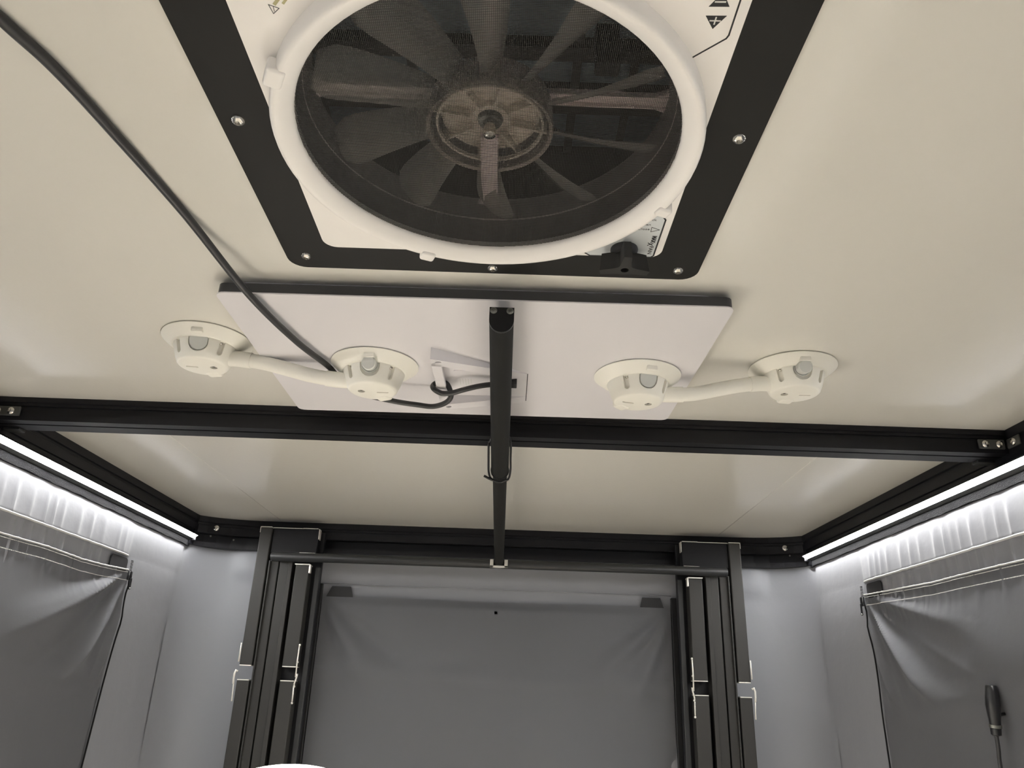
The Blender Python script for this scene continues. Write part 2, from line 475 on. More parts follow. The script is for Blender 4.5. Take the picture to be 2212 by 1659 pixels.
# ================================================================== BLACK BOARD AROUND THE FAN
def fan_frame():
    root = empty('fan_surround', (FX, FY, .490), 'black square trim board with steel screws around the round roof fan', 'trim board')
    o = rrect(-.288, .2245, .327, .840, .021); i = rrect(FX - FH - .0005, FX + FH + .0005, FY - FH - .0005, FY + FH + .0005, .016)
    bm = BM()
    for z in (.4915, .5):
        pass
    n = len(o); lo = [bm.verts.new((x, y, .4915)) for x, y in o]; li = [bm.verts.new((x, y, .4915)) for x, y in i]
    ho = [bm.verts.new((x, y, .4999)) for x, y in o]; hi = [bm.verts.new((x, y, .4999)) for x, y in i]
    for k in range(n):
        j = (k + 1) % n
        bm.faces.new((lo[k], lo[j], li[j], li[k])); bm.faces.new((ho[k], hi[k], hi[j], ho[j]))
        bm.faces.new((lo[k], ho[k], ho[j], lo[j])); bm.faces.new((li[k], li[j], hi[j], hi[k]))
    obj('board', bm, 'black_board', root)
    for x, y in ((-.2690, .572), (-.2628, .812), (-.0322, .8265), (.1985, .817), (.2045, .5745)):
        screw('screw', (x, y, .4915), (0, 0, -1), 0.0068, root, 'steel', 0.004)
fan_frame()

# ================================================================== ROOF FAN
def roof_fan():
    root = empty('roof_fan', (FX, FY, .474), 'round white roof fan with dark mesh screen and smoky blades', 'fan')
    # white plate with a round hole
    N = 64; RI = 0.183
    sq0 = rrect(FX - FH, FX + FH, FY - FH, FY + FH, .016, 6); sq = []
    for i_, a_ in enumerate(sq0):
        b_ = sq0[(i_ + 1) % len(sq0)]; n_ = max(1, int(math.hypot(b_[0] - a_[0], b_[1] - a_[1]) / .010))
        sq += [(a_[0] + (b_[0] - a_[0]) * t_ / n_, a_[1] + (b_[1] - a_[1]) * t_ / n_) for t_ in range(n_)]
    m = len(sq); bm = BM()
    # order the square outline by angle so it pairs with the hole
    ang = [math.atan2(y - FY, x - FX) for x, y in sq]
    hole = [(FX + RI * math.cos(a), FY + RI * math.sin(a)) for a in ang]
    A = [bm.verts.new((x, y, .4895)) for x, y in sq]; B_ = [bm.verts.new((x, y, .4895)) for x, y in hole]
    C_ = [bm.verts.new((x, y, .506)) for x, y in sq]; D_ = [bm.verts.new((x, y, .506)) for x, y in hole]
    for k in range(m):
        j = (k + 1) % m
        bm.faces.new((A[k], A[j], B_[j], B_[k])); bm.faces.new((A[k], C_[k], C_[j], A[j])); bm.faces.new((B_[k], B_[j], D_[j], D_[k]))
    plate = obj('mounting_plate', bm, 'fan_white', root)
    # round bezel
    bm = BM(); lathe(bm, [(.1802, .490), (.1804, .4825), (.1812, .4803), (.1830, .4782), (.1870, .4748), (.1915, .4720), (.1955, .4706), (.1978, .4706), (.1998, .4720), (.2012, .4750), (.2016, .4800), (.2016, .4910)], (FX, FY, 0), 96)
    bez = obj('bezel_ring', bm, 'fan_white', root, smooth=True)
    # clips on the bezel
    for a, w_ in ((206.5, .022), (112.0, .017), (24.5, .014)):
        ca, sa = math.cos(math.radians(a)), math.sin(math.radians(a))
        bm = BM()
        oriented(bm, lambda t: box(t, -w_ / 2, w_ / 2, -.006, .010, -.004, .012, .003, 3), basis((FX + .198 * ca, FY + .198 * sa, .4725), (-sa, ca, 0), (ca, sa, 0), (0, 0, 1)))
        obj('clip', bm, 'fan_white', root, smooth=True, auto=40)
    # mesh screen
    bm = BM(); r = .1805; st = .00155; t = .00015; k = int(r / st)
    for i in range(-k, k + 1):
        c = i * st; hlen = math.sqrt(max(0, r * r - c * c))
        if hlen < .002: continue
        box(bm, FX + c - t, FX + c + t, FY - hlen, FY + hlen, .4838, .4842)
        box(bm, FX - hlen, FX + hlen, FY + c - t, FY + c + t, .4842, .4846)
    obj('mesh_screen', bm, 'mesh_wire', root, kind='stuff', label='fine dark insect mesh')
    # duct
    bm = BM(); lathe(bm, [(.1830, .4895), (.1822, .498), (.1790, .520), (.1775, .523), (.1740, .541), (.1725, .545), (.1765, .547), (.1860, .500), (.1860, .4895)], (FX, FY, 0), 96)
    obj('duct', bm, 'duct_grey', root, smooth=True, auto=30)
    bm = BM(); lathe(bm, [(.1786, .5195), (.1778, .5205), (.1786, .5215)], (FX, FY, 0), 96)
    obj('duct_bead', bm, 'strut_mauve', root, smooth=True)
    # hub
    bm = BM(); lathe(bm, [(.0575, .5000), (.0608, .4985), (.0612, .501), (.0600, .527), (.0565, .537), (.048, .541), (.030, .542)], (FX, FY, 0), 64)
    hub = obj('hub', bm, 'hub_plastic', root, smooth=True, auto=40)
    bm = BM(); lathe(bm, [(.0, .5145), (.018, .514), (.019, .520), (.030, .521), (.040, .5195), (.0445, .516), (.0475, .517), (.0475, .525), (0, .526)], (FX, FY, 0), 48)
    obj('hub_plate', bm, 'hub_beige', hub, smooth=True, auto=35)
    bm = BM(); lathe(bm, [(.050, .505), (.0520, .5045), (.0525, .508), (.0500, .509)], (FX, FY, 0), 48)
    obj('hub_ring', bm, 'hub_beige', hub, smooth=True)
    for q in range(8):
        a = 2 * PI * (q + .3) / 8; ca, sa = math.cos(a), math.sin(a); bm = BM()
        oriented(bm, lambda t: box(t, .020, .057, -.0011, .0011, .510, .523), basis((FX, FY, 0), (ca, sa, 0), (-sa, ca, 0), (0, 0, 1)))
        obj('hub_rib', bm, 'hub_beige', hub)
    bm = BM(); lathe(bm, [(0, .5065), (.006, .5065), (.0075, .509), (.011, .5095), (.0125, .513), (.0125, .522), (0, .522)], (FX, FY, 0), 24)
    mot = obj('motor', bm, 'dark_steel', root, smooth=True, auto=35)
    bm = BM(); lathe(bm, [(0, .4930), (.0035, .4930), (.0058, .494), (.0058, .508), (0, .508)], (FX, FY, 0), 16)
    obj('shaft_nut', bm, 'steel', mot, smooth=True, auto=35)
    # blades
    nb = 10
    for q in range(nb):
        th = math.radians(36 * q + 20)
        ca, sa = math.cos(th), math.sin(th); tx, ty = -sa, ca
        def P(u, v, ca=ca, sa=sa, tx=tx, ty=ty):
            rr = .059 + (.168 - .059) * u
            ch = (.030 + .026 * u) * (1 - .35 * max(0, u - .85) / .15)
            pit = math.radians(50 - 22 * u)
            c = (v - .5) * ch; cam_ = .006 * (1 - (2 * v - 1) ** 2)
            sw = -.012 * u * u
            a = -c * math.cos(pit) + sw; z = .524 - c * math.sin(pit) - cam_
            return (FX + rr * ca + a * tx, FY + rr * sa + a * ty, z)
        bm = grid([i / 8 for i in range(9)], [i / 6 for i in range(7)], P)
        bmesh.ops.solidify(bm, geom=bm.faces[:], thickness=.0011)
        obj('blade', bm, 'smoke_plastic', root, smooth=True, auto=50)
    # support arms
    for a in (1.0, 91.0, 181.0, 271.0):
        ca, sa = math.cos(math.radians(a)), math.sin(math.radians(a)); bm = BM()
        M = basis((FX, FY, 0), (ca, sa, 0), (-sa, ca, 0), (0, 0, 1))
        def arm(t):
            if a == 91.0:      # the arm towards the back carries the motor and dips under the hub
                for y0, y1, dz in ((-.0085, .0085, .002), (-.0085, -.0068, -.003), (.0068, .0085, -.003)):
                    rows = [[t.verts.new((r_, yy, z_ + zz_)) for yy in (y0, y1) for zz_ in ((0, .0025) if dz > 0 else (-.003, 0))] for r_, z_ in ((.004, .4975), (.060, .4955), (.085, .5030), (.1735, .5405))]
                    for A_, B_ in zip(rows, rows[1:]):
                        for i_, j_ in ((0, 1), (1, 3), (3, 2), (2, 0)): t.faces.new((A_[i_], A_[j_], B_[j_], B_[i_]))
                    t.faces.new([rows[0][k_] for k_ in (0, 1, 3, 2)]); t.faces.new([rows[-1][k_] for k_ in (2, 3, 1, 0)])
                prism(t, [(.160, -.0085), (.1740, -.016), (.1740, .016), (.160, .0085)], .538, .5435)
                return
            box(t, .018, .1735, -.0078, .0078, .5455, .5485)
            box(t, .018, .1735, -.0078, -.0062, .5415, .5455); box(t, .018, .1735, .0062, .0078, .5415, .5455)
            prism(t, [(.160, -.0078), (.1738, -.014), (.1738, .014), (.160, .0078)], .543, .5485)
        oriented(bm, arm, M)
        obj('support_arm', bm, 'strut_mauve', root)
    # lid and rain box above
    bm = BM(); z0, z1 = .507, .66; q = FH + .004
    for d in ((FX - q - .01, FX - q, FY - q, FY + q), (FX + q, FX + q + .01, FY - q, FY + q), (FX - q - .01, FX + q + .01, FY - q - .01, FY - q), (FX - q - .01, FX + q + .01, FY + q, FY + q + .01)):
        box(bm, *d, z0, z1)
    obj('rain_box', bm, 'lid_black', root)
    bm = BM(); box(bm, FX - q - .01, FX + q + .01, FY - q - .01, FY + q + .01, .655, .665)
    lid = obj('lid', bm, 'lid_dark', root)
    for d in ((FX + .085, FX + .095, FY - q, FY + q, .645, .655), (FX + .150, FX + .158, FY - q, FY + q, .645, .655), (FX - .10, FX - .09, FY - q, FY + q, .645, .655),
              (FX - q, FX + q, FY + .030, FY + .050, .640, .655), (FX - q, FX + q, FY + .095, FY + .12, .630, .655), (FX - q, FX + q, FY - .10, FY - .09, .645, .655)):
        bm = BM(); box(bm, *d); obj('lid_rib', bm, 'lid_black', lid)
    bm = BM(); box(bm, FX + .105, FX + .130, FY + .010, FY + .030, .60, .655, .002); obj('lid_arm', bm, 'lid_black', lid)
    bm = BM(); box(bm, FX - .135, FX - .095, FY - .135, FY - .115, .54, .552, .002); br = obj('lid_latch', bm, 'brass', root)
    screw('latch_screw', (FX - .105, FY - .125, .540), (0, 0, -1), .005, br, 'steel', .003)
    # lift-knob label in the far right corner
    Z = .4893
    out = [(.0769, .7781), (.0854, .7859), (.1588, .7854), (.1618, .7815), (.1618, .7072), (.1577, .7011), (.150, .698), (.120, .690), (.070, .760)]
    bm = BM(); prism(bm, out, Z - .0003, Z + .0006)
    lab = obj('knob_label', bm, 'decal_grey', root, label='pale grey control label')
    def strip(pts, w_, m='ink_black', nm='printed_line', par=None, z=Z - .0003):
        bm = BM()
        for (x0, y0), (x1, y1) in zip(pts, pts[1:]):
            d = Vector((x1 - x0, y1 - y0)); L_ = d.length; d.normalize(); n = Vector((-d.y, d.x)) * w_ / 2; e = d * w_ * .3
            prism(bm, [(x0 - e.x + n.x, y0 - e.y + n.y), (x1 + e.x + n.x, y1 + e.y + n.y), (x1 + e.x - n.x, y1 + e.y - n.y), (x0 - e.x - n.x, y0 - e.y - n.y)], z - .0002, z)
        return obj(nm, bm, m, par)
    strip([(.0769, .7781), (.0854, .7855), (.1585, .7850), (.1612, .7815), (.1613, .7075), (.1575, .7016)], .0018, par=lab)
    X_, Y_ = (1, 0, 0), (0, -1, 0)
    text_mesh('lettering', 'Close', .0052, (.1334, .7280, Z - .0003), X_, Y_, 'ink_grey', lab, .0135)
    text_mesh('lettering', 'Open', .0052, (.1338, .7190, Z - .0003), X_, Y_, 'ink_grey', lab, .0128)
    text_mesh('lettering', 'Unlock', .0052, (.1360, .7097, Z - .0003), X_, Y_, 'ink_grey', lab, .0154)
    strip([(.1487, .7224), (.1583, .7270), (.1490, .7314), (.1487, .7224)], .0006, par=lab, nm='printed_arrow')
    text_mesh('lettering', 'MAX', .0068, (.1530, .7396, Z - .0003), (0, 1, 0), (1, 0, 0), 'ink_black', lab, .0145, bold=.06)
    text_mesh('lettering', 'X', .0090, (.1500, .7535, Z - .0003), (0, 1, 0), (1, 0, 0), 'ink_black', lab, .0068, bold=.02)
    text_mesh('lettering', 'FAN', .0066, (.1532, .7612, Z - .0003), (0, 1, 0), (1, 0, 0), 'ink_grey', lab, .0170, bold=.02)
    # knob
    kx, ky = .1243, .7690
    bm = BM(); lathe(bm, [(0, .4890), (.0160, .4890), (.0163, .4868), (.0150, .4830), (.0110, .4805), (0, .4805)], (kx, ky, 0), 32)
    kb = obj('knob_seat', bm, 'ink_black', root, smooth=True, auto=40)
    tips = [math.radians(a) for a in (-90, 12, 168)]
    def star(k):
        out = []
        for q in range(120):
            ph = 2 * PI * q / 120 - PI; best = 1e9
            for t_ in tips:
                d_ = abs((ph - t_ + PI) % (2 * PI) - PI); best = min(best, d_)
            r_ = .0290 / math.cos(best) if best < .16 else .0098 + .0196 * math.exp(-(best - .16) / .19)       # flat lobe tips, hollow flanks
            out.append((kx + k * r_ * math.cos(ph), ky + k * r_ * math.sin(ph)))
        return out
    bm = BM(); A_ = [bm.verts.new((x, y, .4600)) for x, y in star(1.0)]; B_ = [bm.verts.new((x, y, .4825)) for x, y in star(.90)]
    bm.faces.new(A_); bm.faces.new(B_[::-1])
    for q in range(120): bm.faces.new((A_[q], B_[q], B_[(q + 1) % 120], A_[(q + 1) % 120]))
    kn = obj('lift_knob', bm, 'knob_black', root, smooth=True, auto=35, label='black three-lobed knob')
    c = BM(); lathe(c, [(0, .44), (.0048, .44), (.0048, .4665), (0, .4665)], (kx, ky, 0), 20); cut(kn, c)
    for p_ in kn.data.polygons: p_.use_smooth = False
    # keypad print in the near right corner
    strip([(.1352, .4790), (.1600, .4563), (.1612, .4529), (.1608, .400)], .0014, par=plate, nm='printed_line', z=.4895)
    bm = BM(); prism(bm, [(.1384, .4349), (.1546, .4344), (.1468, .4472)], .4892, .4895)
    kp = obj('plus_button', bm, 'ink_black', plate)
    bm = BM(); prism(bm, [(.1424, .4386), (.1511, .4386), (.1511, .4397), (.1424, .4397)], .48895, .4892); prism(bm, [(.1462, .4356), (.1473, .4356), (.1473, .4428), (.1462, .4428)], .4889, .4892); obj('plus_sign', bm, 'decal_white', kp)
    bm = BM(); prism(bm, [(.1386, .4265), (.1543, .4260), (.1463, .4130)], .4892, .4895)
    kp = obj('minus_button', bm, 'ink_black', plate)
    bm = BM(); prism(bm, [(.1420, .4210), (.1505, .4208), (.1505, .4222), (.1420, .4224)], .4889, .4892); obj('minus_sign', bm, 'decal_white', kp)
    # warning sticker in the near left corner
    strip([(-.2014, .4378), (-.1940, .4410), (-.1998, .4462), (-.2014, .4378)], .0006, 'ink_grey', 'warning_triangle', plate, .4895)
    strip([(-.1982, .4394), (-.1985, .4440)], .0005, 'ink_grey', 'warning_mark', plate, .4895)
    strip([(-.1965, .4372), (-.1918, .4318)], .0026, 'ink_yellow', 'warning_print', plate, .4895)
    strip([(-.1895, .4362), (-.1848, .4308)], .0020, 'ink_yellow', 'warning_print', plate, .4895)
roof_fan()

# ================================================================== WHITE ANTENNA PANEL
DZ = .4745
def dish():
    root = empty('antenna_panel', (-.058, 1.1, DZ), 'flat white rectangular antenna panel with folding stand held against the ceiling', 'antenna')
    pts = [(-.400, .884), (.286, .878), (.284, 1.322), (-.399, 1.332)]
    def rr(P, r, n=5):
        out = []
        for i, p in enumerate(P):
            p = Vector(p); a = (Vector(P[i - 1]) - p).normalized(); b = (Vector(P[(i + 1) % len(P)]) - p).normalized()
            for k in range(n + 1):
                t = k / n; out.append(tuple((p + a * r) * (1 - t) ** 2 + p * 2 * t * (1 - t) + (p + b * r) * t * t))
        return out
    o = rr(pts, .014)
    bm = BM(); prism(bm, o, DZ, DZ + .0018)
    back_ = obj('back_cover', bm, 'dish_white', root)
    bm = BM(); prism(bm, rr([(x + (.001 if x < 0 else -.001), y + (.001 if y < 1 else -.001)) for x, y in pts], .014), DZ + .0018, .4905)
    obj('bezel', bm, 'dish_edge', root, label='dark grey edge')
    bm = BM(); prism(bm, [(x * .93 - .004, (y - 1.1) * .93 + 1.1) for x, y in o], .4905, .4998)
    obj('front_face', bm, 'dish_white', root)
    # stand: a wedge-shaped frame hinged at its right end, its left end tipped down
    def zz(x): return DZ - .001 - (.021 - x) / .148 * .0185
    def slab(P, top=DZ):
        bm = BM(); a = [bm.verts.new((x, y, zz(x))) for x, y in P]; b = [bm.verts.new((x, y, top if top else zz(x) + .0075)) for x, y in P]
        n = len(P); bm.faces.new(a); bm.faces.new(b[::-1])
        for i in range(n): bm.faces.new((a[i], a[(i + 1) % n], b[(i + 1) % n], b[i]))
        return bm
    obj('stand_crossbar', slab([(-.1267, 1.050), (-.1122, 1.050), (-.1118, 1.232), (-.1262, 1.232)], None), 'dish_white', root)
    na = obj('stand_arm', slab([(-.1267, 1.034), (.020, 1.122), (.020, 1.154), (-.1129, 1.0641), (-.1267, 1.060)]), 'dish_white', root)
    c = BM(); lathe(c, [(0, .3), (.0048, .3), (.0048, .4630), (0, .4630)], (-.1160, 1.0490, 0), 20); cut(na, c)
    fa = obj('stand_arm', slab([(-.1262, 1.230), (.020, 1.224), (.020, 1.250), (-.1200, 1.2545), (-.1262, 1.250)]), 'dish_white', root)
    c = BM(); lathe(c, [(0, .3), (.0048, .3), (.0048, .4630), (0, .4630)], (-.1130, 1.2410, 0), 20); cut(fa, c)
    bm = BM(); prism(bm, [(.0203, 1.124), (.0216, 1.124), (.0218, 1.245), (.0205, 1.245)], DZ - .0004, DZ + .001); obj('hinge_gap', bm, 'ink_black', root)
    bm = BM(); prism(bm, rrect(-.0985, -.015, 1.118, 1.186, .004), DZ - .0012, DZ)
    tag_ = obj('rating_label', bm, 'dish_white', root)
    for k, L in enumerate((.026, .022, .030, .024, .018)):
        bm = BM(); x = -.090 + k * .0045; prism(bm, [(x, 1.150), (x + .0011, 1.150), (x + .0011, 1.150 + L), (x, 1.150 + L)], DZ - .0014, DZ - .0012); obj('fine_print', bm, 'cup_grey', tag_)
    bm = BM(); box(bm, -.012, .004, 1.138, 1.158, DZ - .0125, DZ, .001); obj('cable_port', bm, 'ink_black', root)
dish()

# ================================================================== SUCTION CUP HOLDERS
def cup(root, c, button, yaw, flip=1, lip=0.0):
    cx, cy, cz = c
    Rt, Rb, Hh = .0495, .0365, .046
    bm = BM(); lathe(bm, [(0, -.0005), (.0672, -.0005), (.0686, -.0012), (.0688, -.0026), (.0665, -.0044), (.0590, -.0105), (.0525, -.0150), (.0500, -.0160), (0, -.0160)], (cx, cy, cz), 64)
    disc = obj('suction_disc', bm, 'cup_white', root, smooth=True, auto=35)
    f = Vector((math.sin(yaw), -math.cos(yaw), 0)); sd = Vector((math.cos(yaw), math.sin(yaw), 0))
    bm = BM(); oriented(bm, lambda t: box(t, -.0085, .0085, -.004, .004, -.004, .006, .002), basis((cx + f.x * .0585, cy + f.y * .0585, cz - .0105), sd, f, Vector((0, 0, 1))))
    obj('release_tab', bm, 'cup_white', disc, smooth=True, auto=40)
    bm = BM(); lathe(bm, [(0, -.012), (Rt - .002, -.012), (Rt - .001, -.0150), (Rt - .0025, -.020), (Rb + .0055, -.036), (Rb + .0022, -.0435), (Rb, -.0455), (Rb - .003, -.0465), (0, -.0472)], (cx, cy, cz), 64)
    # lip on the far side of the foot
    body = obj('cup_body', bm, 'cup_white', root, smooth=True, auto=38)
    sl = Vector((f.x * .34, f.y * .34, .94)).normalized()        # up along the slanted side facing the photographer
    def frame_at(a, h):
        d = (f * math.cos(a) + sd * math.sin(a)); k = (h - .0115) / (.0435 - .0115); r = Rt + (Rb + .0022 - Rt) * k
        p = Vector((cx, cy, cz - h)) + d * r
        up = (d * .30 + Vector((0, 0, 1)) * .954).normalized(); n = (d * .954 - Vector((0, 0, 1)) * .30).normalized(); x = up.cross(n)
        return p, x, up, n
    def capsule_cut(a, h, w_, hh, depth):
        p, x, up, n = frame_at(a, h); b = BM()
        oriented(b, lambda t: prism(t, capsule2d(w_, hh), -depth, .02), basis(p, x, up, n)); cut(body, b)
    for a in (-.78, .78):
        capsule_cut(a, .0255, .0088, .0245, .0058)
        p, x, up, n = frame_at(a, .0185); b = BM()
        oriented(b, lambda t: lathe(t, [(0, .0), (.0030, .0), (.0026, .0022), (0, .003)], n=14), basis(p - n * .0058, x, up, n))
        obj('rivet', b, 'steel', body, smooth=True)
    capsule_cut(0, .0185, .0300, .040, .0055)
    if button:
        p, x, up, n = frame_at(0, .0190); b = BM()
        oriented(b, lambda t: lathe(t, [(0, -.001), (.0138, -.001), (.0138, .0016), (.0128, .0024), (.0120, .0006), (.0112, .0006), (.0108, .0140), (.0094, .0158), (0, .0162)], n=32), basis(p - n * .0046, x, up, n))
        obj('push_button', b, 'cup_grey', body, smooth=True, auto=35)
    else:
        p, x, up, n = frame_at(0, .0185); b = BM()
        oriented(b, lambda t: prism(t, capsule2d(.0270, .036), -.0050, -.0012, .001), basis(p, x, up, n))
        obj('thumb_pad', b, 'cup_grey', body)
    zb = cz - .0468
    b = BM(); oriented(b, lambda t: prism(t, capsule2d(.0036, .0185), -.0035, .01), basis((cx - flip * sd.x * .016 - f.x * .002, cy - flip * sd.y * .016 - f.y * .002, zb), -f, sd, (0, 0, -1))); cut(body, b)
    b = BM(); lathe(b, [(0, -.01), (.0056, -.01), (.0056, .0045), (0, .0045)], (cx + flip * sd.x * .017, cy + flip * sd.y * .017, zb), 18); cut(body, b)
    screw('foot_screw', (cx + flip * sd.x * .017, cy + flip * sd.y * .017, zb + .0040), (0, 0, -1), .0040, body, 'dark_steel', .0025)
    lf = f * math.cos(lip) - sd * math.sin(lip); ls = sd * math.cos(lip) + f * math.sin(lip)
    b = BM(); oriented(b, lambda t: box(t, -.0125, .0125, -.012, .0085, -.0055, .008, .0048, 4), basis((cx - lf.x * .0335, cy - lf.y * .0335, cz - .0425), ls, -lf, (0, 0, 1)))
    obj('foot_lip', b, 'cup_white', body, smooth=True, auto=40)
def holder(lab, a, b, by, yaws, sag, lips):
    A, B_ = Vector(a), Vector(b); d = (B_ - A); d.z = 0; d.normalize()
    root = empty('suction_holder', ((A + B_) / 2 - Vector((0, 0, .05))), lab, 'suction holder', 'suction holders linking ceiling and panel')
    cup(root, a, by[0], yaws[0], 1, lips[0]); cup(root, b, by[1], yaws[1], -1, lips[1])
    p0 = A + d * .043 + Vector((0, 0, -.030)); p1 = B_ - d * .043 + Vector((0, 0, -.030))
    k = p1 - p0
    pts = [p0 - d * .012, p0 + d * .012 , p0 + k * .28 + Vector((0, 0, sag[0])), p0 + k * .5 + Vector((0, 0, (sag[0] + sag[1]) / 2)), p0 + k * .72 + Vector((0, 0, sag[1])), p1 - d * .012, p1 + d * .012]
    P = smooth_path(pts, 8)
    bm = BM(); tube(bm, P, .0112, 20); hs = obj('hose', bm, 'cup_white', root, smooth=True, auto=50)
    for i0, i1 in ((0, 12), (len(P) - 13, len(P) - 1)):
        bm = BM(); tube(bm, P[i0:i1 + 1], .0124, 20); obj('hose_collar', bm, 'cup_white', root, smooth=True, auto=50)
holder('white double suction holder on the left with the black cable behind its right cup', (-.487, 1.090, .5), (-.222, 1.106, DZ), (False, True), (.12, .02), (.003, -.003), (.35, .45))
holder('white double suction holder to the right of the black pole', (.196, 1.117, DZ), (.448, 1.122, .5), (False, True), (.22, -.02), (-.004, .002), (-.60, -.15))

# ================================================================== BLACK CABLE ON THE CEILING
C = [(-.4645, .34, .4942), (-.4286, .464, .4942), (-.4129, .5179, .4942), (-.4000, .6023, .4942), (-.3829, .7339, .4935), (-.3484, .8747, .4668), (-.3215, 1.008, .4650), (-.2930, 1.100, .4650), (-.2790, 1.140, .4560),
     (-.2450, 1.172, .4480), (-.2000, 1.1860, .4430), (-.1624, 1.191, .4400), (-.1364, 1.1965, .4398), (-.1145, 1.1806, .4405), (-.1038, 1.1650, .4460), (-.1062, 1.1600, .4580), (-.1130, 1.1620, .4685), (-.1260, 1.1580, .4685),
     (-.1330, 1.1510, .4590), (-.1290, 1.1440, .4500), (-.1180, 1.1546, .4480), (-.1016, 1.1518, .4480), (-.0819, 1.1410, .4500), (-.0600, 1.1410, .4565), (-.0387, 1.1420, .4610), (-.0180, 1.146, .4640), (-.0100, 1.147, .4650)]
bm = BM(); tube(bm, smooth_path(C, 8), [.0056 - .0012 * min(1, i_ / 60) for i_ in range(8 * (len(C) - 1) + 1)], 14)
obj('cable', bm, 'rubber_cable', smooth=True, label='black cable crossing the ceiling and looped around the panel stand', cat='cable')

# ================================================================== POLE
def pole():
    root = empty('prop_pole', (XC, 1.6, .37), 'long dark telescoping pole hanging below the ceiling along the middle', 'pole')
    A = Vector((-.0190, .862, .4360)); B_ = Vector((-.0232, 1.475, .4118)); T = Vector((-.0290, 2.400, .3745))
    def sec(w_, h_, n=14):
        pts = [(w_ / 2, h_ / 2), (-w_ / 2, h_ / 2)]
        for i in range(n + 1):
            a = PI + PI * i / n; pts.append((w_ / 2 * math.cos(a), -h_ * .02 + (h_ / 2) * math.sin(a)))
        return pts
    def loft(a, b, sa, sb):
        bm = BM(); d = (b - a).normalized(); x = Vector((1, 0, 0)); x = (x - d * x.dot(d)).normalized(); u = x.cross(d)
        if u.z < 0: u = -u
        ra = [bm.verts.new(a + x * p + u * q) for p, q in sa]; rb = [bm.verts.new(b + x * p + u * q) for p, q in sb]
        n = len(ra); bm.faces.new(ra); bm.faces.new(rb[::-1])
        for i in range(n): bm.faces.new((ra[i], ra[(i + 1) % n], rb[(i + 1) % n], rb[i]))
        return bm
    obj('outer_tube', loft(A, B_, sec(.0312, .0345), sec(.0350, .0345)), 'pole_grey', root, smooth=True, auto=40)
    d = (B_ - A).normalized()
    cap = obj('end_cap', loft(A - d * .0035, A + d * .0006, sec(.0316, .0349), sec(.0316, .0349)), 'cap_black', root, label='black end cap')
    for x in (-.0105, .0105):
        screw('cap_screw', (A.x + x, A.y - .0034, A.z + .0125), (0, -1, .04), .0046, cap, 'dark_steel', .0016)
    bm = BM(); tube(bm, [B_ - d * .03, T], .0146, 24); obj('inner_tube', bm, 'pole_grey', root, smooth=True, auto=40)
    bm = BM(); lathe(bm, [(.0150, -.004), (.0184, -.004), (.0190, 0), (.0180, .004), (.0150, .004)], (0, 0, 0), 24)
    M = basis(B_ + d * .004, Vector((1, 0, 0)), d.cross(Vector((1, 0, 0))), d)
    for v in bm.verts: v.co = M @ v.co
    obj('collar', bm, 'cap_black', root, smooth=True, auto=40)
    # cord loop
    L = [(-.0440, 1.345, .4270), (-.0445, 1.40, .4080), (-.0450, 1.46, .4030), (-.0400, 1.488, .3960), (-.0230, 1.494, .3910), (-.0060, 1.486, .3960), (-.0020, 1.45, .4050), (-.0025, 1.40, .4110), (-.0030, 1.345, .4270), (-.010, 1.33, .4385), (-.030, 1.33, .4385), (-.0440, 1.345, .4270)]
    bm = BM(); tube(bm, smooth_path(L, 6), .0021, 8); obj('cord_loop', bm, 'cap_black', root, smooth=True)
    bm = BM(); tube(bm, smooth_path([(-.0050, 1.482, .3950), (-.022, 1.489, .3900), (-.040, 1.484, .3935), (-.0545, 1.478, .3990)], 5), [.0021] * 10 + [.0026] * 6, 8); obj('cord_tail', bm, 'cap_black', root, smooth=True)
    bm = BM(); box(bm, T.x - .0275, T.x + .0275, 2.385, 2.400, .3545, .3605, .0008); box(bm, T.x - .0275, T.x - .0170, 2.385, 2.400, .3545, .3790, .0008); box(bm, T.x + .0170, T.x + .0275, 2.385, 2.400, .3545, .3790, .0008)
    obj('tube_clip', bm, 'bare_metal', root)
pole()

